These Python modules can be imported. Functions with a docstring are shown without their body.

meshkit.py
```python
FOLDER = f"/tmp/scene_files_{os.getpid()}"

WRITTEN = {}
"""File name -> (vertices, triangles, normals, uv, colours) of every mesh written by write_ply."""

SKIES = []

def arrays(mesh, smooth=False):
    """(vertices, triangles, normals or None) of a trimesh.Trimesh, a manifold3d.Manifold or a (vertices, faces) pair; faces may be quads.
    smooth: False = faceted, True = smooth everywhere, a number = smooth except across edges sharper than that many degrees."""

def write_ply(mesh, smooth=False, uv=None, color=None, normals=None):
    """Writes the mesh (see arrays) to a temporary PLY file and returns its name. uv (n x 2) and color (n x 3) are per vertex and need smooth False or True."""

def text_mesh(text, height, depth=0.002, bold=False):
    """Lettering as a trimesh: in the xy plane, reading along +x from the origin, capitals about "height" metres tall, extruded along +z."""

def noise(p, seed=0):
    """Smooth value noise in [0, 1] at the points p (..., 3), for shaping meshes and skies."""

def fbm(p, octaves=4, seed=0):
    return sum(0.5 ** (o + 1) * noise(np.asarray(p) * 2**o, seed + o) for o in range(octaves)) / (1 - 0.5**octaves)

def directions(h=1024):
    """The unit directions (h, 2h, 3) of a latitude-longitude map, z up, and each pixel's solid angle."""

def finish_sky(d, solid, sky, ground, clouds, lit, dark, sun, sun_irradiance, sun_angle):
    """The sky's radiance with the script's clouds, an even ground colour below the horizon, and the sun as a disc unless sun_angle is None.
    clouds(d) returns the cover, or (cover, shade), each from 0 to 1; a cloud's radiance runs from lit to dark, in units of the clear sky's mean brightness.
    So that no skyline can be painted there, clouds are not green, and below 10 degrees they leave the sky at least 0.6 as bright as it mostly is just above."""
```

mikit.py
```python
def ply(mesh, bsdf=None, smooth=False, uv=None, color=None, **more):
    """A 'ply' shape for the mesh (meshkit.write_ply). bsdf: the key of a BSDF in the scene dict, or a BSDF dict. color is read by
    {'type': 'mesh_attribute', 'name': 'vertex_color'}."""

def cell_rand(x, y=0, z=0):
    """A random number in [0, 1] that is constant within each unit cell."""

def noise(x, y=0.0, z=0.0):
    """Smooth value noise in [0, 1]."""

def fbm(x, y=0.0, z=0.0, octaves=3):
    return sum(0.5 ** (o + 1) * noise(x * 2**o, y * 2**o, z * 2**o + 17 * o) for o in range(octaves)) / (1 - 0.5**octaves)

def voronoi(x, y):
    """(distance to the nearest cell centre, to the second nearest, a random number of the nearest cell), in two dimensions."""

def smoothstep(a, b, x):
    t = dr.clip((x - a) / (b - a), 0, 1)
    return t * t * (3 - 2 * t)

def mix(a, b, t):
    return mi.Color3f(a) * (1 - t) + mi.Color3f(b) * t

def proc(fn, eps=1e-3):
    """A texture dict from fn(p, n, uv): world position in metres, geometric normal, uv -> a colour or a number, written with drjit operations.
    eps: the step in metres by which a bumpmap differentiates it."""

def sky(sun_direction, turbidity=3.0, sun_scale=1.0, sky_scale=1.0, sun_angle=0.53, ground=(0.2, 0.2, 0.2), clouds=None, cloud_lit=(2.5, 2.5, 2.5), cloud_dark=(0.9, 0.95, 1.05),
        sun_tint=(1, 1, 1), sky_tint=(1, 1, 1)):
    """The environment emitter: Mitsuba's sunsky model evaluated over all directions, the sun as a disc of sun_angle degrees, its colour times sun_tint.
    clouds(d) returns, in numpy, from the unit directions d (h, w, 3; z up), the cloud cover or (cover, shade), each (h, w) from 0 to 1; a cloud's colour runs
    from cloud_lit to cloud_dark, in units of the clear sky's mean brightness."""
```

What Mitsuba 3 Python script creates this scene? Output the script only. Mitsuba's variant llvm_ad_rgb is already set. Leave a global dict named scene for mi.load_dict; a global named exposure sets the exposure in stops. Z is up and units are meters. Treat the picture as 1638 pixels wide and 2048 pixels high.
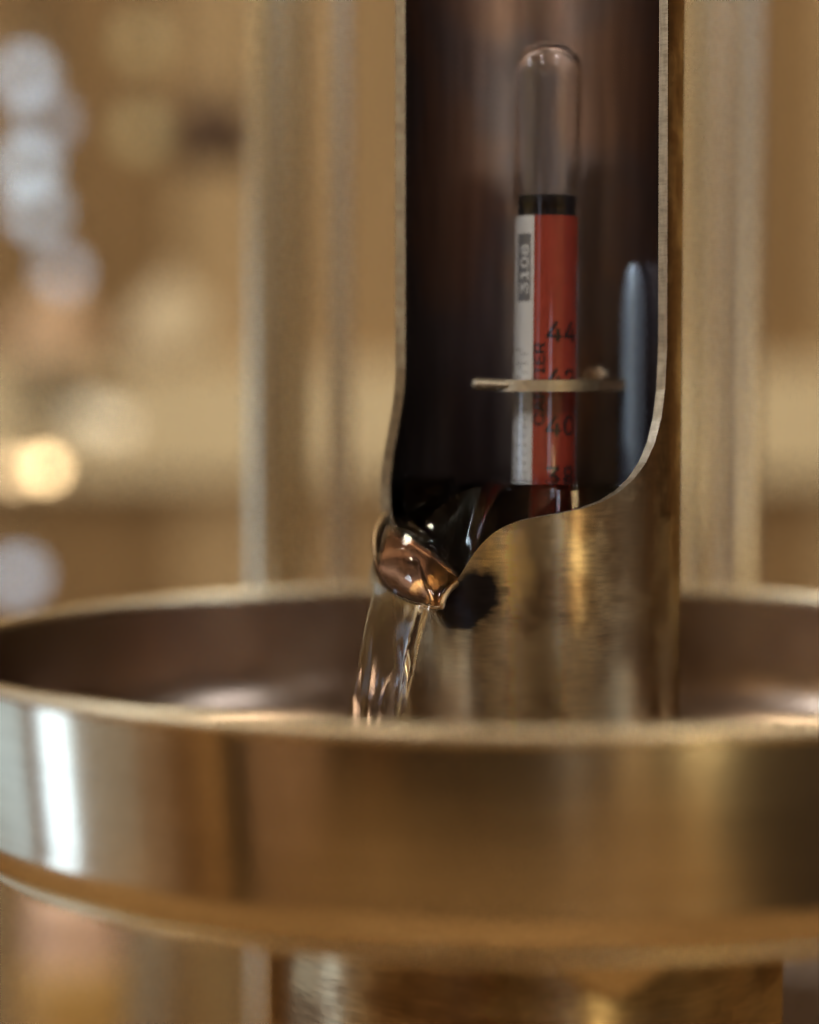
import math
import numpy as np
import trimesh
import manifold3d as m3
import shapely.geometry as sg
import drjit as dr
import mitsuba as mi
import mikit
import meshkit
from mikit import proc, noise, fbm, smoothstep, mix, cell_rand

T = mi.ScalarTransform4f
MM = 0.001

# ------------------------------------------------------------------ camera, lights, exposure
# world: x right, y away from the camera, z up; the origin lies on the bowl's axis at the height of the lens
PITCH = math.radians(3.65)
EYE = np.array([-0.0289, -0.560, 0.0])
F_PX, CX, CY = 4480.0, 819.0, 1024.0           # focal length and centre in pixels of the 1638 x 2048 photograph
FWD = np.array([0, math.cos(PITCH), -math.sin(PITCH)])
UPV = np.array([0, math.sin(PITCH), math.cos(PITCH)])
exposure = 0.75
scene, labels = {}, {}
scene['camera'] = {
    'type': 'thinlens', 'fov': 2 * math.degrees(math.atan(CX / F_PX)), 'fov_axis': 'x',
    'to_world': T().look_at(origin=EYE.tolist(), target=(EYE + FWD).tolist(), up=[0, 0, 1]),
    'aperture_radius': 0.0120, 'focus_distance': 0.533, 'near_clip': 0.02, 'far_clip': 50.0}


def emit(r, g, b):
    return {'type': 'area', 'radiance': {'type': 'rgb', 'value': [r, g, b]}}


def rect(cx, cy, cz, w, h, face):
    """A thin upright or level sheet w x h with its normal along face ('+x', '-x', '+y', '-y', '-z')."""
    v = np.array([[-w / 2, -h / 2, 0], [w / 2, -h / 2, 0], [w / 2, h / 2, 0], [-w / 2, h / 2, 0]], float)
    z = {'+x': [1, 0, 0], '-x': [-1, 0, 0], '+y': [0, 1, 0], '-y': [0, -1, 0], '-z': [0, 0, -1]}[face]
    up = [0, 1, 0] if face == '-z' else [0, 0, 1]
    x = np.cross(up, z)
    m = np.stack([x, up, z], 1)
    return v @ m.T + [cx, cy, cz], np.array([[0, 1, 2], [0, 2, 3]])


def rgb(*c):
    return {'type': 'rgb', 'value': list(c)}


def diffuse(*c):
    return {'type': 'twosided', 'bsdf': {'type': 'diffuse', 'reflectance': rgb(*c)}}


scene['lamp_black'] = diffuse(0.02, 0.02, 0.02)


def lamp_sheet(key, c, size, face, radiance, label, cat, parent_frame=None):
    scene[key] = mikit.ply(rect(*c, *size, face), 'lamp_black', emitter=emit(*radiance))
    labels[key] = {'label': label, 'category': cat}


# the tall daylight window is the blue-white stripe on every cylinder
lamp_sheet('tall_window', (-1.66, 0.16, -0.26), (0.25, 0.74), '+x', (1.15, 1.5, 1.95), 'bright daylight window in the left wall', 'window')
lamp_sheet('side_window', (-1.66, 0.86, -0.26), (0.78, 0.74), '+x', (0.36, 0.46, 0.56), 'dim wide window in the left wall behind the bright one', 'window')
lamp_sheet('front_window', (0.66, -2.66, -0.12), (0.12, 0.36), '+y', (2.2, 2.8, 3.5), 'narrow blue daylight window facing the bowl', 'window')
lamp_sheet('corner_window', (-1.54, -2.66, 0.14), (0.26, 0.36), '+y', (0.50, 0.55, 0.68), 'small dim window in the left corner of the facing wall', 'window')
lamp_sheet('gold_streak_panel', (1.40, -2.62, -0.34), (0.34, 0.36), '+y', (9.0, 6.9, 3.5), 'warm yellow panel added low on the facing wall for a gold streak', 'lamp')  # added panel that gives the tube its gold streak
lamp_sheet('high_fill_panel', (-1.66, -0.05, 1.15), (0.5, 0.4), '+x', (9.0, 10.5, 12.0), 'small high cool panel added on the left wall for fill', 'window')  # high panels added for cool fill and glass glints
lamp_sheet('high_fill_panel_001', (1.66, -0.35, 1.1), (0.4, 0.5), '-x', (7.0, 8.2, 9.4), 'small high cool panel added on the right wall for fill', 'window')
for k, (lx, ly, where) in enumerate(((-0.75, -1.25, 'left behind the camera'), (0.75, -1.25, 'right behind the camera'), (-0.75, 0.75, 'left over the bowl'), (0.75, 0.75, 'right over the bowl'))):  # unseen ceiling panels added for general fill and glints
    key = 'ceiling_fill' + (f'_{k:03d}' if k else '')
    lamp_sheet(key, (lx, ly, 1.58), (0.32, 0.32), '-z', (44.0, 39.5, 32.0) if ly < 0 else (20.0, 17.8, 14.2), 'square warm ceiling panel added for fill, ' + where, 'lamp')
    labels[key]['group'] = 'square ceiling panels added for fill'


# ------------------------------------------------------------------ helpers
def ray(px, py):
    d = FWD + (px - CX) / F_PX * np.array([1.0, 0, 0]) + (CY - py) / F_PX * UPV
    return d


def at(px, py, y):
    """The point of the pixel's ray in the upright plane at distance y behind the bowl's axis."""
    d = ray(px, py)
    return EYE + d * ((y - EYE[1]) / d[1])


def grid(P, closed_v=False):
    """Triangles of an (n, m) grid of points."""
    n, m = P.shape[:2]
    i = np.arange(n * m).reshape(n, m)
    a, b, c, d = i[:-1, :-1], i[1:, :-1], i[1:, 1:], i[:-1, 1:]
    f = np.stack([a, b, c, d], -1).reshape(-1, 4)
    return np.vstack([f[:, [0, 1, 2]], f[:, [0, 2, 3]]])


def lathe(segments, centre=(0, 0), n=256, sx=1.0, sy=1.0):
    """Surface of revolution of polylines (r, z), metres; each segment keeps its own normals. uv: u along the profile, v round it."""
    V, Fs, UV, off = [], [], [], 0
    th = np.linspace(0, 2 * np.pi, n + 1)
    for s in segments:
        s = np.asarray(s, float)
        L = np.concatenate([[0], np.cumsum(np.linalg.norm(np.diff(s, axis=0), axis=1))])
        r, z = s[:, 0][:, None], s[:, 1][:, None]
        P = np.stack([centre[0] + sx * r * np.cos(th), centre[1] + sy * r * np.sin(th), z + 0 * th], -1)
        V.append(P.reshape(-1, 3))
        UV.append(np.stack([L[:, None] + 0 * th, r.mean() * th + 0 * z], -1).reshape(-1, 2))
        Fs.append(grid(P)[:, ::-1] + off)
        off += P.shape[0] * P.shape[1]
    return np.vstack(V), np.vstack(Fs), np.vstack(UV)


def arc(cx, cz, r, a0, a1, n=14):
    a = np.radians(np.linspace(a0, a1, n))
    return [(cx + r * math.cos(t), cz + r * math.sin(t)) for t in a]


def add(key, mesh, bsdf, smooth=False, **more):
    if len(mesh) == 3 and not hasattr(mesh, 'vertices'):
        v, f, uv = mesh
        scene[key] = mikit.ply((v, f), bsdf, smooth=True, uv=uv, **more)
    else:
        scene[key] = mikit.ply(mesh, bsdf, smooth=smooth, **more)


def tag(key, label=None, cat=None, group=None, kind=None):
    labels[key] = {k: v for k, v in dict(label=label, category=cat, group=group, kind=kind).items() if v}


def box(x0, x1, y0, y1, z0, z1):
    b = trimesh.creation.box([x1 - x0, y1 - y0, z1 - z0])
    b.apply_translation([(x0 + x1) / 2, (y0 + y1) / 2, (z0 + z1) / 2])
    return b


def rounded_box(x0, x1, y0, y1, z0, z1, r):
    pts = [m3.Manifold.sphere(r, 16).translate([x, y, z]) for x in (x0 + r, x1 - r) for y in (y0 + r, y1 - r) for z in (z0 + r, z1 - r)]
    return m3.Manifold.batch_hull(pts)


# ------------------------------------------------------------------ materials
TUBE = np.array([0.0032, 0.0])                  # axis of the upright tube
R_TUBE, WALL = 35.6 * MM, 2.4 * MM


def theta_of(p):
    return dr.atan2(p.x - TUBE[0], -(p.y - TUBE[1]))


def brushed(p, n, uv):
    """Fine level scratches on the tube and everything turned: long along the circumference, short up and down."""
    a = theta_of(p)
    s = noise(a * 7.0, p.z * 1300.0) * 0.45 + noise(a * 19.0, p.z * 2900.0, 3.0) * 0.55
    return s


def tube_colour(p, n, uv):
    a = theta_of(p) * 57.2958
    z = p.z * 1000.0
    streak = brushed(p, n, uv)
    cloud = fbm(a * 0.07, z * 0.09, 2.0, 4)
    tint = mix([0.54, 0.42, 0.25], [0.32, 0.22, 0.125], smoothstep(0.35, 0.65, cloud))
    gold_patch = smoothstep(9.0, 2.0, dr.sqrt(dr.square((a + 16.5) / 3.2) * 4 + dr.square((z + 46.5) / 3.0) * 4) + 6 * (fbm(a * 0.5, z * 0.5, 7.0) - 0.5))  # golden patch beside the lip, mixed into the tint
    tint = mix(tint, [0.92, 0.66, 0.26], gold_patch)
    # black stain under the lip, with the lip's dark reflection painted in
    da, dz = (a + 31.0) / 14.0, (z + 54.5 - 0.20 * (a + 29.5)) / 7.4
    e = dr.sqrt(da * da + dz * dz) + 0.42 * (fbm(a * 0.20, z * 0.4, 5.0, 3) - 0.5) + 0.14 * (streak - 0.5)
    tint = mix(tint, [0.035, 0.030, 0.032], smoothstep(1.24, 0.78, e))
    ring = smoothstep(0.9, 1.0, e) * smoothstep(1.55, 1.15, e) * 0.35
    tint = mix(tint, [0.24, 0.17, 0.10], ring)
    return tint * (0.66 + 0.68 * streak)


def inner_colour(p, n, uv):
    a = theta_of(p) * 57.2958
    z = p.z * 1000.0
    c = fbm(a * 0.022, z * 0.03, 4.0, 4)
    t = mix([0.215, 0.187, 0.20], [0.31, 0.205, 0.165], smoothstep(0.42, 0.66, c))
    return t * (0.75 + 0.4 * noise(a * 0.6, z * 0.05)) * (1 - 0.33 * smoothstep(22.0, -26.0, z)) * (1 - 0.75 * smoothstep(-27.0, -31.0, z))  # also darkened towards and below the pool so the liquid looks black


def brass_colour(p, n, uv):
    c = fbm(p.x * 30, p.y * 30, p.z * 30, 3)
    return mix([0.80, 0.71, 0.55], [0.68, 0.58, 0.43], smoothstep(0.3, 0.7, c)) * (0.86 + 0.28 * noise(uv.x * 1800, uv.y * 30))


def edge_colour(p, n, uv):
    s = noise(p.x * 1600, p.y * 1600, p.z * 420) * 0.5 + 0.5 * noise(p.x * 500, p.y * 500, p.z * 2600)
    return mix([0.26, 0.21, 0.155], [0.62, 0.54, 0.42], s)


def conductor(colour, au, av):
    return {'type': 'roughconductor', 'material': 'none', 'distribution': 'ggx', 'alpha_u': au, 'alpha_v': av, 'specular_reflectance': colour}


def two(b):
    return {'type': 'twosided', 'bsdf': b}


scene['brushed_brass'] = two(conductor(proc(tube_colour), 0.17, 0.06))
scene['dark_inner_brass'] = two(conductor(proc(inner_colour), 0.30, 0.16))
scene['sawn_brass'] = two(conductor(proc(edge_colour), 0.32, 0.32))
scene['bowl_brass'] = two(conductor(proc(brass_colour), 0.036, 0.024))
scene['bright_brass'] = two(conductor(rgb(0.78, 0.65, 0.44), 0.17, 0.13))
scene['pale_metal'] = two(conductor(rgb(0.84, 0.77, 0.67), 0.10, 0.10))
scene['lined_brass'] = two(conductor(proc(lambda p, n, uv: mi.Color3f(0.88, 0.78, 0.56) * (0.72 + 0.5 * noise(p.x * 1500, p.z * 1.2))), 0.08, 0.10))
scene['dull_brass'] = two(conductor(rgb(0.55, 0.42, 0.24), 0.3, 0.3))
scene['copper'] = two(conductor(rgb(0.72, 0.38, 0.20), 0.25, 0.25))
scene['spirit_liquid'] = {'type': 'dielectric', 'int_ior': 1.361, 'ext_ior': 1.0}
scene['thin_glass'] = {'type': 'thindielectric', 'int_ior': 1.5}
scene['solid_glass'] = {'type': 'dielectric', 'int_ior': 1.5, 'ext_ior': 1.0}

# ------------------------------------------------------------------ setting: the dim room round the bowl
X0, X1, Y0, Y1, Z0, Z1 = -1.7, 1.7, -2.7, 1.75, -0.9, 1.6


def wall_colour(p, n, uv):
    """Brown timber boards; a pale board runs round the room a little below lens height."""
    side = dr.select(dr.abs(n.x) > 0.5, p.y, p.x)
    k = smoothstep(0.2, 0.8, cell_rand(side * 7.5, 3.0))
    grain = fbm(side * 40, p.z * 2.5, 1.0, 3)
    c = mix([0.54, 0.38, 0.20], [0.27, 0.165, 0.075], k) * (0.75 + 0.5 * grain)
    return c


scene['timber'] = {'type': 'twosided', 'bsdf': {'type': 'diffuse', 'reflectance': proc(wall_colour)}}
scene['pale_board_paint'] = diffuse(0.76, 0.62, 0.38)
scene['worktop_paint'] = diffuse(0.27, 0.16, 0.07)
scene['dark_box_paint'] = diffuse(0.06, 0.042, 0.028)
scene['ceiling_paint'] = diffuse(0.30, 0.24, 0.17)
for name, args in (('wall', (0, Y1, 0.35, X1 - X0, Z1 - Z0, '-y')), ('wall_001', (0, Y0, 0.35, X1 - X0, Z1 - Z0, '+y')),
                   ('wall_002', (X0, (Y0 + Y1) / 2, 0.35, Y1 - Y0, Z1 - Z0, '+x')), ('wall_003', (X1, (Y0 + Y1) / 2, 0.35, Y1 - Y0, Z1 - Z0, '-x'))):
    scene[name] = mikit.ply(rect(*args), 'timber')
    labels[name] = {'kind': 'structure', 'label': 'brown timber wall of the dim room'}
scene['ceiling'] = mikit.ply(rect(0, (Y0 + Y1) / 2, Z1, X1 - X0, Y1 - Y0, '-z'), 'ceiling_paint')
labels['ceiling'] = {'kind': 'structure', 'label': 'plain beige ceiling of the dim room'}
scene['floor'] = mikit.ply(box(X0, X1, Y0, Y1, Z0 - 0.02, Z0), 'worktop_paint')
labels['floor'] = {'kind': 'structure', 'label': 'dark brown floor'}
scene['wall__rail'] = mikit.ply(box(X0 + 0.02, X1 - 0.02, Y1 - 0.03, Y1 - 0.001, -0.112, 0.004), 'pale_board_paint')


def on_room(az):
    """Where the level direction az (degrees from the camera side, right positive) from the bowl meets the room's walls."""
    dx, dy = math.sin(math.radians(az)), -math.cos(math.radians(az))
    k = min(((X1 if dx > 0 else X0) / dx) if abs(dx) > 1e-6 else 9e9, ((Y1 if dy > 0 else Y0) / dy) if abs(dy) > 1e-6 else 9e9)
    return dx * k, dy * k


def boards(edges, colours, z0, z1):
    """Upright boards added round the camera side of the room, coloured for the stripes the brass reflects."""
    for (a0, a1), c in zip(zip(edges[:-1], edges[1:]), colours):
        x, y = on_room((a0 + a1) / 2)
        p, q = on_room(a0), on_room(a1)
        if abs(abs(x) - 1.7) < 1e-6:
            wall, sx = ('wall_002', X0 + 0.001) if x < 0 else ('wall_003', X1 - 0.021)
            lo, hi = sorted((max(p[1], Y0 + 0.022), max(q[1], Y0 + 0.022)))
            b = box(sx, sx + 0.02, lo, hi, z0, z1)
        else:
            wall = 'wall_001'
            lo, hi = sorted((np.clip(p[0], X0 + 0.022, X1 - 0.022), np.clip(q[0], X0 + 0.022, X1 - 0.022)))
            b = box(lo, hi, Y0 + 0.001, Y0 + 0.021, z0, z1)
        n = sum(k.startswith(wall + '__board') for k in scene)
        lum = sum(c) / 3
        gain = (lum / 0.24) ** 0.85 if z0 < -0.8 else 1.0
        g = 0.08 * lum
        scene[wall + '__board' + (f'_{n:03d}' if n else '')] = mikit.ply(b, diffuse(*(min(0.9, gain * (0.50 * v + g)) for v in c)))


LOW_E = [-92, -82, -75, -68, -62, -57, -52, -45.5, -37.5, -32.2, -25, -19, -13, -6, 1.5, 8, 13, 19, 25, 32.2, 39, 48, 56, 66, 78, 92, 106, 125]
LOW_C = [(.52, .54, .56), (.50, .50, .50), (.52, .36, .24), (.44, .22, .075), (.60, .32, .10), (.10, .055, .018), (.55, .33, .19), (.62, .38, .22), (.20, .075, .015), (.36, .115, .02), (.16, .055, .012), (.22, .10, .032), (.20, .115, .05), (.17, .10, .05),
         (.42, .40, .38), (.26, .16, .05), (.70, .52, .24), (.18, .13, .045), (.33, .32, .23), (.15, .10, .045), (.26, .18, .09), (.17, .10, .045), (.12, .07, .035), (.16, .10, .065), (.09, .055, .035), (.42, .15, .035), (.22, .17, .12)]
MID_E = [-92, -60, -32.2, 32.2, 60, 125]
MID_C = [(.55, .42, .25), (.60, .44, .25), (.62, .46, .26), (.58, .42, .22), (.50, .36, .20)]
UP_E = [-92, -70, -58, -50, -43, -36, -32.2, -25, -17, -8, 4, 14, 24, 32.2, 40, 48, 60, 80, 125]
UP_C = [(.50, .40, .17), (.45, .35, .14), (.26, .17, .075), (.20, .12, .06), (.24, .15, .08), (.26, .17, .09), (.34, .19, .09), (.36, .18, .065), (.14, .07, .04), (.10, .06, .04), (.16, .09, .05), (.14, .07, .03), (.2, .12, .05), (.42, .28, .11), (.34, .22, .09), (.36, .25, .13), (.30, .19, .09), (.22, .13, .06)]
boards(LOW_E, LOW_C, -0.88, -0.215)
boards(MID_E, MID_C, -0.21, -0.03)
boards(UP_E, UP_C, -0.025, 1.2)
scene['dark_box__body'] = mikit.ply(rounded_box(-1.05, 0.12, Y0 + 0.03, Y0 + 0.35, Z0 + 0.001, -0.64, 0.01), 'dark_box_paint', smooth=30)  # unseen dark box added to darken the reflections in the bowl
for k in range(2):
    scene['dark_box__door' + ('_001' if k else '')] = mikit.ply(rounded_box(-1.0 + 0.55 * k, -0.48 + 0.55 * k, Y0 + 0.345, Y0 + 0.365, Z0 + 0.03, -0.67, 0.004), 'dark_box_paint', smooth=30)
scene['dark_side_box__body'] = mikit.ply(rounded_box(1.30, X1 - 0.03, -2.3, 1.2, Z0 + 0.001, -0.56, 0.01), 'dark_box_paint', smooth=30)  # unseen dark box added to darken reflections on the right
for k in range(4):
    scene['dark_side_box__door' + (f'_{k:03d}' if k else '')] = mikit.ply(rounded_box(1.285, 1.306, -2.25 + 0.86 * k, -1.43 + 0.86 * k, Z0 + 0.03, -0.59, 0.004), 'dark_box_paint', smooth=30)
tag('dark_side_box', 'long black box added along the right wall to darken reflections', 'dark_side_box')
tag('dark_box', 'low black box added against the facing wall to darken reflections in the bowl', 'dark_box')
scene['worktop'] = mikit.ply(rounded_box(-1.3, 1.3, -0.35, 1.6, -0.56, -0.52, 0.008), 'worktop_paint', smooth=30)
tag('worktop', 'dark wooden worktop under the pedestal', 'worktop', kind='structure')

for k, (az, z, r, e, text) in enumerate(((-62, 0.62, 0.035, (24, 17, 9), 'warm globe added on the left wall for glints, nearest the facing wall'), (-70, 0.95, 0.035, (15, 16, 18), 'cool globe added high on the left wall for glints'),
                                         (-78, 0.45, 0.03, (24, 18, 10), 'warm globe added low on the left wall for glints'), (50, 0.7, 0.05, (13, 15, 17), 'cool globe added on the right wall for glints'))):
    key = 'glint_globe' + (f'_{k:03d}' if k else '')  # globes added to put glints on the meter dome and the liquid
    x, y = on_room(az)
    sx = -1 if x < 0 else 1
    g_ = trimesh.creation.icosphere(3, r)
    g_.apply_translation([x - sx * 0.12, y, z])
    scene[key + '__globe'] = mikit.ply(g_, 'lamp_black', smooth=True, emitter=emit(*e))
    scene[key + '__arm'] = mikit.ply(rounded_box(min(x - sx * 0.115, x - sx * 0.02), max(x - sx * 0.115, x - sx * 0.02), y - 0.008, y + 0.008, z - 0.008, z + 0.008, 0.003), 'dull_brass', smooth=30)
    tag(key, text, 'lamp', 'globes added on the side walls for glints')

# ------------------------------------------------------------------ background things on the worktop, far out of focus
def canister(key, px, y, r, top, bsdf, label, cat):
    x = at(px, 1900, y)[0]
    segs = [[(r, -0.519), (r, top - 0.01)], arc(r - 0.01, top - 0.01, 0.01, 0, 90), [(r - 0.01, top), (0, top)]]
    add(key + '__body', lathe(segs, (x, y), 64), bsdf)
    add(key + '__lid', lathe([[(r + 0.001, top - 0.02), (r + 0.001, top - 0.012)], [(r + 0.001, top - 0.012), (r - 0.002, top - 0.012)]], (x, y), 64), bsdf)
    tag(key, label, cat)


scene['highlight_cream'] = {'type': 'roughplastic', 'diffuse_reflectance': rgb(0.85, 0.58, 0.42), 'alpha': 0.2}  # cream colour imitates a blurred highlight over the jar
scene['ochre_glaze'] = {'type': 'roughplastic', 'diffuse_reflectance': rgb(0.55, 0.33, 0.11), 'alpha': 0.2}
jx = at(145, 1850, 0.52)[0]
add('ceramic_jar__body', lathe([[(0.026, -0.519), (0.026, -0.297)], arc(0.018, -0.297, 0.008, 0, 90)], (jx, 0.52), 64), 'ochre_glaze')
add('ceramic_jar__lid', lathe([[(0.021, -0.2885), (0.021, -0.262)], arc(0.011, -0.262, 0.010, 0, 90), [(0.011, -0.252), (0, -0.252)]], (jx, 0.52), 64), 'highlight_cream')
tag('ceramic_jar', 'ochre ceramic jar with a cream lid put in for a highlight under the left rim of the bowl', 'jar')
canister('copper_canister', 232, 0.66, 0.022, -0.25, 'copper', 'orange copper canister just right of the cream jar', 'canister')
scene['dark_glaze'] = two({'type': 'roughplastic', 'diffuse_reflectance': rgb(0.075, 0.045, 0.028), 'alpha': 0.2})
canister('brown_canister', 1625, 0.42, 0.045, -0.25, 'dark_glaze', 'dark brown canister at the right edge beside the pedestal', 'canister')
canister('brass_canister', 420, 0.60, 0.045, -0.27, 'dull_brass', 'wide brass canister left of the pedestal', 'canister')
canister('brass_canister_001', 20, 0.75, 0.022, -0.26, 'dull_brass', 'slim brass canister at the left edge behind the cream jar', 'canister')

BULBS = [  # glowing globes put in for the blurred light spots and highlights
    (50, 150, 1.30, 8.0, (1.5, 1.75, 1.95), 'cool white bulb put in for a highlight, uppermost of the five on the left'),
    (92, 240, 1.36, 8.0, (1.2, 1.4, 1.6), 'cool white bulb put in for a highlight, second from the top of the five on the left'),
    (58, 330, 1.30, 8.0, (1.6, 1.9, 2.1), 'cool white bulb put in for a highlight, third from the top of the five on the left'),
    (78, 420, 1.36, 8.0, (1.6, 1.9, 2.1), 'cool white bulb put in for a highlight, fourth from the top of the five on the left'),
    (120, 545, 1.20, 7.0, (1.3, 1.45, 1.6), 'cool white bulb put in for a highlight, lowest of the five on the left'),
    (282, 85, 1.36, 8.0, (0.75, 0.55, 0.24), 'faint yellow bulb put in for a highlight, topmost in the background'),
    (282, 265, 1.36, 8.0, (0.7, 0.54, 0.24), 'faint yellow bulb put in for a highlight below the topmost yellow bulb'),
    (345, 655, 1.30, 8.0, (0.85, 0.72, 0.42), 'dim cream bulb put in for a light spot above the pale board'),
    (175, 830, 1.1, 7.0, (1.0, 0.85, 0.58), 'dim cream bulb put in for a light spot in front of the pale board, left of a brighter one'),
    (228, 845, 1.1, 7.0, (1.5, 1.2, 0.75), 'cream bulb put in for a light spot in front of the pale board'),
    (90, 935, 0.74, 3.9, (9.0, 6.2, 3.1), 'brightest warm bulb, low on the left'),
    (28, 940, 0.78, 4.5, (3.8, 2.6, 1.35), 'warm bulb at the left edge beside the brightest bulb'),
    (35, 1150, 1.2, 8.0, (1.2, 1.4, 1.6), 'cool white bulb put in for a light spot just over the left rim of the bowl'),
    (1440, 1150, 1.0, 7.0, (0.8, 0.66, 0.5), 'dim cream bulb put in for a light spot over the right rim of the bowl')]
for k, (px, py, y, r, e, text) in enumerate(BULBS):
    key = 'bokeh_bulb' + (f'_{k:03d}' if k else '')
    c = at(px, py, y)
    r, e = r * 1.6 * MM, [v / 1.85 for v in e]
    s = trimesh.creation.icosphere(2, r)
    s.apply_translation(c)
    scene[key + '__globe'] = mikit.ply(s, 'lamp_black', smooth=True, emitter=emit(*e))
    add(key + '__socket', lathe([[(r * 0.8, c[2] + r * 0.7), (r * 0.8, c[2] + r * 2.2)], [(r * 0.8, c[2] + r * 2.2), (0, c[2] + r * 2.2)]], c[:2], 24), 'dull_brass')
    cord = trimesh.creation.cylinder(0.0008, Z1 - c[2] - 2.2 * r, 8)
    cord.apply_translation([c[0], c[1], (Z1 + c[2] + 2.2 * r) / 2])
    scene[key + '__cord'] = mikit.ply(cord, 'lamp_black')
    tag(key, text, 'light bulb', 'bulbs hanging in the background')

def pendant(key, px, py, y, r, bsdf, label):
    c = at(px, py, y)
    prof = [(r, c[2] - r * 0.55), (r * 0.98, c[2] - r * 0.2), (r * 0.85, c[2] + r * 0.25), (r * 0.55, c[2] + r * 0.6), (r * 0.18, c[2] + r * 0.85), (r * 0.14, c[2] + r * 1.1)]
    add(key + '__shade', lathe([prof], c[:2], 64), bsdf)
    cord = trimesh.creation.cylinder(0.001, Z1 - c[2] - r, 8)
    cord.apply_translation([c[0], c[1], (Z1 + c[2] + r) / 2])
    scene[key + '__cord'] = mikit.ply(cord, 'lamp_black')
    tag(key, label, 'pendant', 'metal pendant shades in the background')


scene['cream_metal'] = diffuse(0.62, 0.50, 0.32)
scene['peach_metal'] = diffuse(0.62, 0.42, 0.26)
scene['dark_metal'] = diffuse(0.09, 0.055, 0.035)
pendant('pendant_shade', 345, 650, 1.02, 0.034, 'cream_metal', 'cream pendant shade with the dim cream bulb before it')
pendant('pendant_shade_001', 110, 665, 1.06, 0.036, 'peach_metal', 'peach coloured pendant shade below the cool bulbs')
pendant('pendant_shade_002', 95, 800, 1.10, 0.020, 'dark_metal', 'small dark pendant shade above the brightest bulb')
pendant('pendant_shade_003', 430, 270, 1.0, 0.034, 'dark_metal', 'dark pendant shade near the slender posts')

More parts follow.
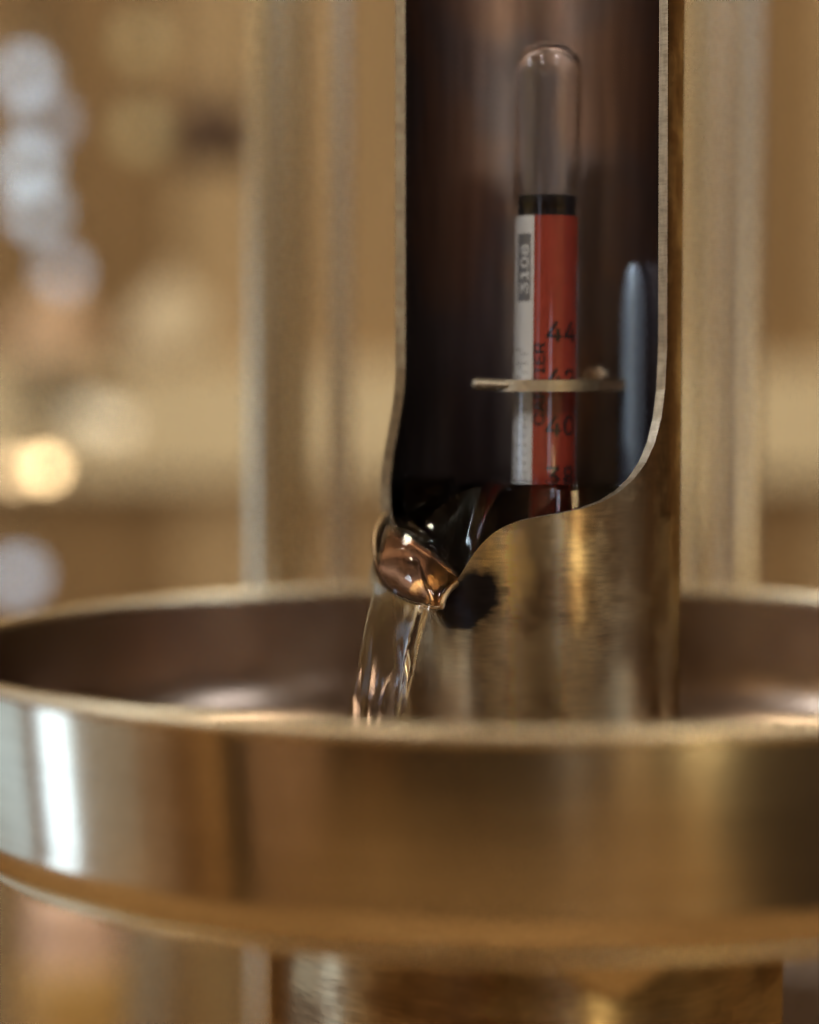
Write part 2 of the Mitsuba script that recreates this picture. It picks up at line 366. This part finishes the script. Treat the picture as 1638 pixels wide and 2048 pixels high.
# ------------------------------------------------------------------ pipes added in place of the soft reflected bands behind the tube
PY = 0.19
for k, (x0, x1, yb, flat, text) in enumerate(((492, 588, 1040, 1.0, 'broad pale pipe added for a reflected band, leftmost behind the bowl'), (592, 620, 860, 1.0, 'thin pipe added for a reflected band beside the broad leftmost one'),
                                              (652, 704, 870, 1.0, 'pale pipe added for a reflected band between the leftmost ones and the tube'), (1372, 1408, 1010, 0.6, 'pale pipe added for a reflected band just right of the tube'),
                                              (1412, 1446, 1000, 0.6, 'second pale pipe added for a reflected band to the right of the tube'), (1450, 1524, 1000, 0.5, 'broad pale pipe added for a reflected band, farthest right behind the bowl'))):
    key = 'band_pipe' + (f'_{k:03d}' if k else '')
    a_, b_ = at(x0, 400, PY)[0], at(x1, 400, PY)[0]
    z_, r_ = at(600, yb, PY)[2], (b_ - a_) / 2
    add(key, lathe([[(r_, -0.5195), (r_, 0.40)]], ((a_ + b_) / 2, PY), 96, 1.0, flat), ('lined_brass', 'lined_brass', 'pale_metal', 'lined_brass', 'pale_metal', 'pale_metal')[k])
    tag(key, text, 'pipe', 'pale pipes added for reflected bands behind the bowl')

# ------------------------------------------------------------------ the catch bowl and its pedestal
RT, ZT, RB, ZB, TH = 145 * MM, -68.7 * MM, 134 * MM, -113.5 * MM, 1.6 * MM
outer = [(RT, ZT - 1.5 * MM), (RT - 0.6 * MM, -84 * MM), (RT - 2 * MM, -102 * MM)]
curve = arc(RT - 2 * MM - 11 * MM, -102.5 * MM, 11 * MM, 0, -70, 18)
inner = [(RT - TH, ZT), (RT - TH - 0.6 * MM, -90 * MM)] + arc(RT - TH - 20 * MM, -92 * MM, 19 * MM, 0, -90, 12) + [(0.004, -111 * MM)]
add('catch_bowl__wall', lathe([outer + curve + [(0.10, -114 * MM), (0.06, -115 * MM)]], n=384), 'bowl_brass')
scene['shaded_bowl_brass'] = two(conductor(proc(lambda p, n, uv: mix([0.30, 0.215, 0.155], [0.20, 0.135, 0.10], smoothstep(0.3, 0.7, fbm(p.x * 30, p.y * 30, p.z * 30, 3)))), 0.10, 0.06))  # bowl brass tinted darker inside, painting in its dark reflections
add('catch_bowl__inside', lathe([inner], n=384), 'shaded_bowl_brass')
add('catch_bowl__rim', lathe([arc(RT - 0.8 * MM, ZT, 1.6 * MM, -140, 220, 24)], n=384), 'bright_brass')
rb = curve[-1]
add('catch_bowl__foot_ring', lathe([arc(rb[0] + 0.5 * MM, rb[1] - 0.3 * MM, 1.7 * MM, -180, 180, 20)], n=384), 'bright_brass')
lug = m3.Manifold.batch_hull([m3.Manifold.sphere(6 * MM, 24).translate([x, y, z]) for x, y, z in
                              ((0.004, -0.112, -0.117), (0.020, -0.110, -0.117), (0.012, -0.108, -0.123))])
scene['catch_bowl__lug'] = mikit.ply(lug, 'bright_brass', smooth=40)
tag('catch_bowl', 'wide shallow brass bowl with rolled rim round the foot of the tube', 'bowl')
labels['catch_bowl__lug'] = {'label': 'golden lug under the front of the bowl'}

PR = 64.5 * MM
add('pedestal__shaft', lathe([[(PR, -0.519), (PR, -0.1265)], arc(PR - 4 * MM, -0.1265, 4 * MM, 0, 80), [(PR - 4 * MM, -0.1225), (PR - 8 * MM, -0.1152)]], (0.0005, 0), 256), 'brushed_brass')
add('pedestal__foot', lathe([[(PR + 0.02, -0.5195), (PR + 0.02, -0.512)], [(PR + 0.02, -0.512), (PR, -0.508)]], (0.0005, 0), 128), 'bowl_brass')
tag('pedestal', 'round scratched brass pedestal carrying the bowl', 'pedestal')

# ------------------------------------------------------------------ the overflow tube: a sheet cut in the flat, then rolled up
ZLO, ZHI = -111 * MM, 0.16


def on_tube(px, py, r=R_TUBE):
    """(angle in degrees from the camera side, height) where a pixel's ray meets the tube's outer face."""
    d = ray(px, py)
    o = EYE[:2] - TUBE
    a, b, c = d[0]**2 + d[1]**2, 2 * (o @ d[:2]), o @ o - r * r
    s = (-b - math.sqrt(max(b * b - 4 * a * c, 0))) / (2 * a)
    p = EYE + s * d
    return math.degrees(math.atan2(p[0] - TUBE[0], -(p[1] - TUBE[1]))), p[2]


right_edge = [on_tube(x, y) for x, y in ((1336, -400), (1336, 100), (1335, 400), (1334, 700), (1330, 780), (1323, 835), (1310, 885), (1292, 925), (1268, 958),
                                         (1238, 984), (1205, 1003), (1165, 1017), (1120, 1027), (1075, 1034), (1040, 1041), (1010, 1052), (985, 1067), (963, 1088), (944, 1112), (928, 1138), (912, 1164))]
A_L = -86.0


ROOT = np.array([(-97.0, -36.5 * MM), on_tube(792, 1072), on_tube(815, 1090), on_tube(855, 1118), on_tube(890, 1150), right_edge[-1]])


def root_z(a):
    """Height of the cut under the pouring lip, from its left to its right end."""
    return np.interp(a, ROOT[:, 0], ROOT[:, 1])


left = [(a, root_z(a)) for a in np.linspace(right_edge[-1][0], -97, 24)[1:]] + [(-97, -30 * MM), (-95.5, -23 * MM), (-92.5, -14 * MM), (-89, -6 * MM), (A_L - 0.8, 0), (A_L, 8 * MM), (A_L, ZHI)]
cut = [(math.radians(a) * R_TUBE, min(z, ZHI)) for a, z in right_edge + left]
W = math.pi * R_TUBE
sheet = sg.box(-W, ZLO, W, ZHI - 0.0001).difference(sg.Polygon(cut + [(cut[-1][0], ZHI + 0.1), (cut[0][0], ZHI + 0.1)]).buffer(0))
sheet = max(getattr(sheet, 'geoms', [sheet]), key=lambda g: g.area)


def flare(a, z):
    """Outward bulge of the wall towards the left end of the lip (a in degrees, z in metres)."""
    k = np.clip((-z / MM - 0) / 31.0, 0, 1) * np.clip((z / MM + 72) / 34, 0, 1)
    k = np.where(z / MM > -31, np.clip(-z / MM / 31.0, 0, 1), np.clip((z / MM + 66) / 35, 0, 1))
    return 4.2 * MM * (k * k * (3 - 2 * k)) * np.exp(-((a + 100) / 26.0) ** 2)


slab = m3.CrossSection([np.array(sheet.exterior.coords)[:-1]], m3.FillRule.EvenOdd).extrude(WALL).refine_to_length(1.1 * MM)
mesh = slab.to_mesh()
V, Fc = np.array(mesh.vert_properties[:, :3], float), np.array(mesh.tri_verts)
fn = np.cross(V[Fc[:, 1]] - V[Fc[:, 0]], V[Fc[:, 2]] - V[Fc[:, 0]])
fn /= np.linalg.norm(fn, axis=1, keepdims=True) + 1e-20


def roll(P):
    a = P[:, 0] / R_TUBE
    r = R_TUBE - WALL + P[:, 2] + flare(np.degrees(a), P[:, 1])
    return np.stack([TUBE[0] + r * np.sin(a), TUBE[1] - r * np.cos(a), P[:, 1]], 1)


def piece(mask):
    used, inv = np.unique(Fc[mask], return_inverse=True)
    P = V[used]
    return roll(P), inv.reshape(-1, 3), np.stack([P[:, 1], P[:, 0]], 1)


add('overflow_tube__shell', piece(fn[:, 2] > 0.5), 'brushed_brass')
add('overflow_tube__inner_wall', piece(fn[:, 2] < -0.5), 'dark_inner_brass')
ev, ef, _ = piece(np.abs(fn[:, 2]) <= 0.5)
add('overflow_tube__cut_edge', (ev, ef), 'sawn_brass')
labels['overflow_tube__inner_wall'] = {'label': 'dark tarnished inside of the tube, painted darker towards the pool'}
labels['overflow_tube__cut_edge'] = {'label': 'bright sawn edge round the opening'}
tag('overflow_tube', 'upright brass tube with open front, pouring lip and black stain holding the painted dark reflection of the lip', 'tube')

# pouring lip: a tongue of the sheet bent out and down
NS, NT = 26, 40
s = np.linspace(0, 1, NS)[:, None]
t = np.linspace(0, 1, NT)[None, :]
a_root = -97.0 + (right_edge[-1][0] + 97.0) * t
a_tip = -62.0 + 26.5 * t
ang = a_root + (a_tip - a_root) * s ** 0.9
z_r = root_z(a_root)
z_tip = (-51.0 - 4.8 * t - 1.6 * np.sin(np.pi * t)) * MM
zz = z_r + (z_tip - z_r) * (0.5 * s + 0.5 * s ** 1.5)
fl_r = flare(a_root, z_r)
rr = R_TUBE - WALL / 2 + fl_r * (1 - s) + 7.6 * MM * np.sin(s * np.pi / 2) ** 1.1


def polar(ang, rr, zz):
    A = np.radians(ang)
    return np.stack([TUBE[0] + rr * np.sin(A), TUBE[1] - rr * np.cos(A), zz + 0 * A], -1)


mid = polar(ang, rr, zz)
du = np.gradient(mid, axis=0)
dv = np.gradient(mid, axis=1)
nn = np.cross(dv, du)
nn /= np.linalg.norm(nn, axis=-1, keepdims=True)
if nn[NS // 2, NT // 2, 2] < 0:
    nn = -nn
LT = 0.8 * MM
top_s, bot_s = mid + nn * LT, mid - nn * LT


def sheet_uv(P):
    n, m = P.shape[:2]
    return np.stack(np.meshgrid(np.linspace(0, 0.03, n), np.linspace(0, 0.03, m), indexing='ij'), -1).reshape(-1, 2)


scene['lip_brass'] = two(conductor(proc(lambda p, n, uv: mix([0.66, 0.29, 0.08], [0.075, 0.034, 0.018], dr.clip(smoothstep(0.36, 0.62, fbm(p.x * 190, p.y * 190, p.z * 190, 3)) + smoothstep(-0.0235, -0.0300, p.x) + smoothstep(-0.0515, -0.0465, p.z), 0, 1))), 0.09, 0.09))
add('overflow_tube__lip', (np.vstack([top_s.reshape(-1, 3), bot_s.reshape(-1, 3)]), np.vstack([grid(top_s), grid(bot_s)[:, ::-1] + NS * NT]), np.vstack([sheet_uv(mid)] * 2)), 'lip_brass')
rim_path = [(i, 0) for i in range(NS)] + [(NS - 1, j) for j in range(1, NT)] + [(i, NT - 1) for i in range(NS - 2, -1, -1)]
tubes = []
path = np.array([mid[i, j] for i, j in rim_path])
k = 10
tang = np.gradient(path, axis=0)
tang /= np.linalg.norm(tang, axis=1, keepdims=True)
nrm = np.array([nn[i, j] for i, j in rim_path])
bi = np.cross(tang, nrm)
bi /= np.linalg.norm(bi, axis=1, keepdims=True)
ph = np.linspace(0, 2 * np.pi, k + 1)
ringp = path[:, None] + (np.cos(ph)[None, :, None] * nrm[:, None] + np.sin(ph)[None, :, None] * bi[:, None]) * 0.82 * MM
add('overflow_tube__lip__bead', (ringp.reshape(-1, 3), grid(ringp), np.stack(np.meshgrid(np.linspace(0, 0.1, len(path)), ph * 1e-3, indexing='ij'), -1).reshape(-1, 2)), 'bead_brass')
scene['bead_brass'] = two(conductor(rgb(0.36, 0.25, 0.14), 0.25, 0.25))
labels['overflow_tube__lip'] = {'label': 'coppery pouring lip bent outwards under the stream'}

# ------------------------------------------------------------------ the spirit: pool in the tube and stream over the lip, one body of liquid
LEVEL = -27.2 * MM
cut_a = np.array([p[0] for p in right_edge + left])
cut_z = np.array([p[1] for p in right_edge + left])
o = np.argsort(cut_a[4:-5])
ca, cz = cut_a[4:-5][o], cut_z[4:-5][o]
NR, NA = 40, 180
rad = np.linspace(0, 1, NR)[:, None] ** 0.8
aa = np.linspace(-180, 180, NA + 1)[None, :-1]
cover = 0.6 * MM + 4.0 * MM * np.sin(np.pi * np.clip((aa + 97) / (97 + right_edge[-1][0]), 0, 1)) ** 0.6
in_notch = np.clip((-15 - aa) / 18, 0, 1)
in_notch = in_notch * in_notch * (3 - 2 * in_notch)
edge_drop = LEVEL + in_notch * (np.minimum(LEVEL, np.where((aa > -97) & (aa < ca[-1]), np.interp(aa, ca, cz) + cover, LEVEL)) - LEVEL)
start = 0.84 - 0.30 * np.clip((-22 - aa) / 20, 0, 1) * np.clip((aa + 115) / 18, 0, 1)
w = np.clip((rad - start) / (1 - start), 0, 1)
w = w * w * (3 - 2 * w)
X = rad * (R_TUBE - WALL + 0.25 * MM)
A = np.radians(aa)
px_, py_ = TUBE[0] + X * np.sin(A), TUBE[1] - X * np.cos(A)
rip = (meshkit.fbm(np.stack([px_ * 160, py_ * 420, 0 * px_], -1), 3, 4) - 0.5) * 0.16 * MM
zp = LEVEL + (edge_drop - LEVEL) * w + rip
topP = np.stack([px_, py_, zp], -1)
botP = np.stack([px_, py_, 0 * zp - 100 * MM], -1)


def closed_rings(P):
    """A closed solid from a stack of rings (n, m, 3), both ends capped."""
    n, m = P.shape[:2]
    i = np.arange(n * m).reshape(n, m)
    j = np.roll(i, -1, 1)
    f = np.stack([i[:-1], j[:-1], j[1:], i[1:]], -1).reshape(-1, 4)
    f = np.vstack([f[:, [0, 1, 2]], f[:, [0, 2, 3]]])
    c0, c1 = n * m, n * m + 1
    f = np.vstack([f, np.stack([j[0], i[0], 0 * i[0] + c0], 1), np.stack([i[-1], j[-1], 0 * i[0] + c1], 1)])
    v = np.vstack([P.reshape(-1, 3), P[0].mean(0), P[-1].mean(0)])
    t = trimesh.Trimesh(v, f, process=False)
    if t.volume < 0:
        f = f[:, ::-1]
    return m3.Manifold(m3.Mesh(np.asarray(v, np.float32), np.asarray(f, np.uint32)))


pool = closed_rings(np.concatenate([topP[1:], botP[::-1][:-1]], 0))
# film over the lip: a slab that follows the lip and reaches back into the pool
back = np.linspace(-0.5, 0, 7)[:-1, None]
a_b = a_root + 0 * back
in_dir = polar(a_root, rr[:1] + back * 16 * MM, zz[:1] + back * 3 * MM)
path3 = np.concatenate([in_dir, mid], 0)
pn = np.concatenate([np.repeat(nn[:1], len(back), 0), nn], 0)
prof = np.sin(np.pi * np.clip(t, 0, 1)) ** 0.5
sl = np.concatenate([back, s], 0)
thick = (0.30 + (4.2 - 1.9 * np.clip(sl, 0, 1)) * prof) * np.clip(1 + 2 * sl, 0.02, 1) * MM
fu, fd = path3 + pn * thick[..., None], path3 - pn * 0.2 * MM
n_, m_ = fu.shape[:2]
loop = [np.concatenate([fu[i], fd[i][::-1]], 0) for i in range(n_)]
film = closed_rings(np.array(loop))
# stream: rings along a path (angle, radius, height, half width, half thickness, tilt of the thin axis in degrees above level)
rows = []
for k_, hw, ht in ((8, 9.0, 2.0), (14, 10.6, 2.4), (20, 10.8, 2.7), (24, 10.6, 2.8)):
    j_ = int(NT * 0.47)
    c_ = mid[k_, j_] + nn[k_, j_] * (ht - 0.5) * MM
    dx_, dy_ = c_[0] - TUBE[0], c_[1]
    rows.append((math.degrees(math.atan2(dx_, -dy_)), math.hypot(dx_, dy_) / MM, c_[2] / MM, hw, ht, math.degrees(math.asin(nn[k_, j_, 2]))))
a_, r_, z_, _, _, tl = rows[-1]
for dz_, dr_, hw, ht, tt in ((-5, 1.7, 10.5, 2.9, 0.66), (-12, 3.6, 10.0, 3.1, 0.48), (-21, 5.8, 9.4, 3.2, 0.38), (-30, 7.6, 9.0, 3.3, 0.3), (-40, 9.4, 8.6, 3.3, 0.26), (-110.4 - z_, 10.8, 8.3, 3.3, 0.24)):
    rows.append((a_ + (-50.4 - a_) * min(1, -dz_ / 20), r_ + dr_, z_ + dz_, hw, ht, tl * tt))
rows = np.array(rows)
from scipy.interpolate import CubicSpline
cs = CubicSpline(np.arange(len(rows)), rows)
q = np.linspace(0, len(rows) - 1, 150)
rows = cs(q)
NPH = 72
ph = np.linspace(0, 2 * np.pi, NPH, endpoint=False)
rings = []
for kk, (a_, r_, z_, hw, ht, tl) in enumerate(rows):
    A_ = math.radians(a_)
    rad_v = np.array([math.sin(A_), -math.cos(A_), 0])
    tan_v = np.array([math.cos(A_), math.sin(A_), 0])
    thin = math.cos(math.radians(tl)) * rad_v + math.sin(math.radians(tl)) * np.array([0, 0, 1])
    c = np.array([TUBE[0], TUBE[1], z_ * MM]) + rad_v * r_ * MM
    cosp, sinp = np.cos(ph), np.sin(ph)
    shape = 1 + 0.0 * ph
    d = q[kk] / (len(cs.x) - 1)
    amp = 0.05 + 0.24 * max(0, d - 0.25) / 0.75
    wob = meshkit.fbm(np.stack([cosp * 1.6 + 0 * ph, sinp * 1.6, 0 * ph + z_ * 0.035], -1), 3, 9) - 0.5
    rib = np.sin(3 * ph + z_ * 0.05) * 0.06 + np.sin(5 * ph - z_ * 0.10) * 0.05 + np.sin(8 * ph + z_ * 0.16) * 0.035 + np.sin(11 * ph - z_ * 0.12) * 0.035 + np.sin(7 * ph + z_ * 0.2) * 0.04 + 0.10 * (meshkit.noise(np.stack([cosp * 3 + 7, sinp * 3, 0 * ph + z_ * 0.11], -1), 4) - 0.5)
    shape = 1 + amp * (wob * 2.2 + rib * 2.0)
    sx = np.sign(cosp) * np.abs(cosp) ** 0.85
    rings.append(c + (hw * MM * sx * shape)[:, None] * tan_v + (ht * MM * sinp * shape)[:, None] * thin)
stream = closed_rings(np.array(rings))
liquid = (pool + film + stream).refine_to_length(0.8 * MM)
lm = liquid.to_mesh()
lt = trimesh.Trimesh(lm.vert_properties[:, :3], lm.tri_verts, process=True)
trimesh.smoothing.filter_taubin(lt, 0.5, 0.51, 14)
scene['spirit__liquid'] = mikit.ply(lt, 'spirit_liquid', smooth=True)
tag('spirit', 'clear spirit filling the tube and pouring in a glassy stream over its lip', 'liquid')
puddle = lathe([[(0.0, -108.2 * MM), (0.12, -108.2 * MM), (0.1262, -108.3 * MM)]], n=128)
add('spirit__puddle', puddle, 'spirit_liquid')

# ------------------------------------------------------------------ the alcohol meter
top = at(1097, 130, 0.002)
low = at(1088, 940, 0.002)
axis = (top - low) / np.linalg.norm(top - low)
RG, RL = 8.35 * MM, 7.75 * MM


def on_axis(py):
    """Distance along the meter's axis, from the point low, whose picture lies in row py."""
    lo, hi = -0.2, 0.2
    for _ in range(60):
        m_ = (lo + hi) / 2
        p = low + axis * m_
        d = p - EYE
        y_ = CY - F_PX * (d @ UPV) / (d @ FWD)
        lo, hi = (m_, hi) if y_ > py else (lo, m_)
    return lo


ez = axis
ex = np.cross([0, 1, 0], ez)
ex /= np.linalg.norm(ex)
ey = np.cross(ez, ex)
BASE = np.stack([ex, ey, ez], 1)


def placed(v):
    return np.asarray(v) @ BASE.T + low


def meter_lathe(segs, n=96):
    v, f, uv = lathe(segs, n=n)
    return placed(v), f, uv


z_sh, z_tp, z_bk, z_rd, z_dn = on_axis(158), on_axis(84), on_axis(393), on_axis(434), -0.045
z_jt = z_bk - 2.0 * MM
add('alcohol_meter__tube_glass', meter_lathe([[(RG, z_dn), (RG, z_jt)]]), 'thin_glass')
HD = z_tp - z_sh
ta = np.linspace(0, math.pi / 2 - 0.02, 26)
out_p = [(RG * math.cos(a) ** 0.8, z_sh + HD * math.sin(a) ** 0.8) for a in ta]
out_p[-4:] = [(RG * 0.24, out_p[-5][1] + 0.30 * MM), (RG * 0.19, out_p[-5][1] + 0.75 * MM), (RG * 0.11, out_p[-5][1] + 1.1 * MM), (1e-5, out_p[-5][1] + 1.2 * MM)]
in_p = [((RG - 1.0 * MM) * math.cos(a) ** 0.8, z_sh + (HD - 1.9 * MM) * math.sin(a) ** 0.8) for a in np.linspace(0, math.pi / 2 - 0.001, 30)]
add('alcohol_meter__dome', meter_lathe([[(RG, z_jt)] + out_p, in_p[::-1] + [(in_p[0][0], z_jt)], [(in_p[0][0], z_jt), (RG, z_jt)]]), 'solid_glass')


def paper(a0, a1, z0, z1, r, n=60):
    """A strip of the paper scale, from angle a0 to a1 (degrees from the camera side, positive to the right)."""
    A = np.radians(np.linspace(a0, a1, n))
    Z = np.linspace(z0, z1, 24)
    P = np.stack([r * np.sin(A)[None] + 0 * Z[:, None], -r * np.cos(A)[None] + 0 * Z[:, None], Z[:, None] + 0 * A[None]], -1)
    v = placed(P.reshape(-1, 3))
    return v, grid(P)[:, ::-1], np.stack(np.meshgrid(Z, A * r, indexing='ij'), -1).reshape(-1, 2)


def satin(*c):
    return {'type': 'twosided', 'bsdf': {'type': 'roughplastic', 'diffuse_reflectance': rgb(*c), 'alpha': 0.25, 'int_ior': 1.4}}


scene['red_paper'] = {'type': 'twosided', 'bsdf': {'type': 'roughplastic', 'alpha': 0.25, 'int_ior': 1.4,
                      'diffuse_reflectance': proc(lambda p, n, uv: mi.Color3f(0.27, 0.036, 0.023) * (0.85 + 0.3 * fbm(p.x * 300, p.y * 300, p.z * 160)))}}
scene['white_paper'] = satin(0.56, 0.58, 0.62)
scene['black_print'] = diffuse(0.012, 0.012, 0.016)
scene['grey_print'] = satin(0.12, 0.125, 0.15)
RED0 = -26.0
add('alcohol_meter__band', paper(-180, 180, z_rd, z_bk, min(RL, RG - 1.25 * MM), 90), 'black_print')
add('alcohol_meter__red_scale', paper(RED0, 200, -0.0305, z_rd, RL), 'red_paper')
add('alcohol_meter__white_scale', paper(-160, RED0, on_axis(962), z_rd, RL + 0.12 * MM), 'white_paper')
add('alcohol_meter__ballast', paper(-180, 180, z_dn, -0.0305, RL - 0.3 * MM, 90), 'black_print')
add('alcohol_meter__print_panel', paper(-64, -32, on_axis(604), on_axis(470), RL + 0.15 * MM), 'grey_print')


def wrap(text, height, a_c, z_c, r, up=False, bold=True, squeeze=1.0):
    """Lettering printed round the scale: centred at angle a_c (degrees) and height z_c; up = reads upwards."""
    m = meshkit.text_mesh(text, height, depth=0.03 * MM, bold=bold)
    m = m.subdivide_to_size(0.7 * MM)
    v = np.array(m.vertices)
    v[:, :2] -= (v[:, :2].max(0) + v[:, :2].min(0)) / 2
    v[:, 0] *= squeeze
    x, y = (-v[:, 1], v[:, 0]) if up else (v[:, 0], v[:, 1])
    A = math.radians(a_c) + x / r
    R = r + v[:, 2]
    P = np.stack([R * np.sin(A), -R * np.cos(A), z_c + y], 1)
    return trimesh.Trimesh(placed(P), m.faces, process=False)


RP = RL + 0.04 * MM
scene['alcohol_meter__lettering'] = mikit.ply(wrap('CARTIER', 2.7 * MM, -14, on_axis(768), RP, up=True, squeeze=1.28), 'black_print')
scene['alcohol_meter__panel_lettering'] = mikit.ply(wrap('3108', 2.6 * MM, -46, on_axis(540), RL + 0.17 * MM, up=True, squeeze=1.35), 'white_paper')
for k_, (num, row) in enumerate((('44', 664), ('42', 757), ('40', 850), ('38', 950))):
    key = 'alcohol_meter__number' + (f'_{k_:03d}' if k_ else '')
    scene[key] = mikit.ply(wrap(num, 4.7 * MM, 30, on_axis(row), RP, squeeze=1.12), 'black_print')
fine = []
for k_ in range(30):
    zc = on_axis(700 + 9 * k_)
    wv, wf, _ = paper(-70 + 10 * (k_ % 3), -36 if k_ % 2 else -48, zc - 0.14 * MM, zc + 0.14 * MM, RL + 0.15 * MM, 12)
    fine.append(trimesh.Trimesh(wv, wf, process=False))
scene['alcohol_meter__tick_marks'] = mikit.ply(trimesh.util.concatenate(fine), 'grey_print')
labels['alcohol_meter__tick_marks'] = {'kind': 'stuff', 'label': 'fine grey print on the white scale'}
labels['alcohol_meter__red_scale'] = {'label': 'red paper scale with black numbers'}
labels['alcohol_meter__white_scale'] = {'label': 'white paper scale on the left side'}
labels['alcohol_meter__band'] = {'label': 'black band above the scales'}
tag('alcohol_meter', 'glass alcohol meter with red and white paper scale floating in the tube', 'alcohol meter')

pc = at(1266, 700, 0.018)  # added pipe with a blue tint, imitating a reflection on the inner wall
RPI = 3.5 * MM
scene['reflection_blue'] = two(conductor(rgb(0.46, 0.66, 0.98), 0.36, 0.36))
ptop = at(1266, 525, 0.018)[2]
taper = [(RPI * math.cos(a) ** 0.8, ptop - 0.016 + 0.016 * math.sin(a)) for a in np.linspace(0, math.pi / 2 - 0.001, 20)]
add('reflection_pipe__body', lathe([[(RPI, -0.030)] + taper], (pc[0], 0.018), 64), 'reflection_blue')
tag('reflection_pipe', 'slim blue grey tapered pipe added for a bluish reflection inside the tube right of the meter', 'pipe')

# ------------------------------------------------------------------ guide ring round the meter, screwed to the tube's right wall
rz0, rz1 = at(1090, 783, -0.010)[2], at(1090, 760, -0.010)[2]
mc = low[:2] + axis[:2] / axis[2] * (rz0 - low[2])
ring2 = sg.Point(*mc).buffer(13.2 * MM, 48).difference(sg.Point(*mc).buffer(9.3 * MM, 48))
ring2 = ring2.difference(sg.Polygon([tuple(mc), (mc[0] - 0.06, mc[1] + 0.004), (mc[0] - 0.06, mc[1] + 0.06), (mc[0] - 0.006, mc[1] + 0.06)]))
arm = sg.LineString([(mc[0] + 0.0095, mc[1] + 0.004), (mc[0] + 0.020, mc[1] + 0.0165), (TUBE[0] + 0.0235, TUBE[1] + 0.0225)]).buffer(3.2 * MM)
plate = ring2.union(arm)
ringm = trimesh.creation.extrude_polygon(plate.buffer(-0.3 * MM).buffer(0.3 * MM), rz1 - rz0)
ringm.apply_translation([0, 0, rz0])
scene['guide_ring__plate'] = mikit.ply(ringm, 'ring_brass', smooth=35)
scene['ring_brass'] = two(conductor(proc(lambda p, n, uv: mix([0.42, 0.33, 0.22], [0.74, 0.63, 0.47], fbm(p.x * 500, p.y * 500, p.z * 900, 3))), 0.28, 0.28))
tabx = at(975, 766, mc[1] - 0.006)
tab = m3.Manifold.batch_hull([m3.Manifold.sphere(r_, 24).scale([1, 1.6, 1]).translate([x_, y_, z_]) for x_, y_, z_, r_ in
                              ((at(955, 766, mc[1] - 0.005)[0], mc[1] - 0.004, (rz0 + rz1) / 2 + 0.35 * MM, 1.55 * MM), (mc[0] - 0.0100, mc[1] - 0.0075, (rz0 + rz1) / 2 + 0.25 * MM, 1.2 * MM))])
scene['guide_ring__hook'] = mikit.ply(tab, 'sawn_brass', smooth=50)
sc = at(1192, 738, 0.016)
screw = m3.Manifold.cylinder(2.4 * MM, 3.4 * MM, 2.6 * MM, 24).translate([0, 0, 0]) - m3.Manifold.cube([7 * MM, 0.8 * MM, 1.2 * MM], True).translate([0, 0, 2.3 * MM])
screw = screw.rotate([0, -25, 20]).translate([sc[0], sc[1], rz1 + 0.4 * MM])
scene['guide_ring__screw'] = mikit.ply(screw, 'bright_brass', smooth=30)
tag('guide_ring', 'flat brass guide ring held level round the meter', 'ring')
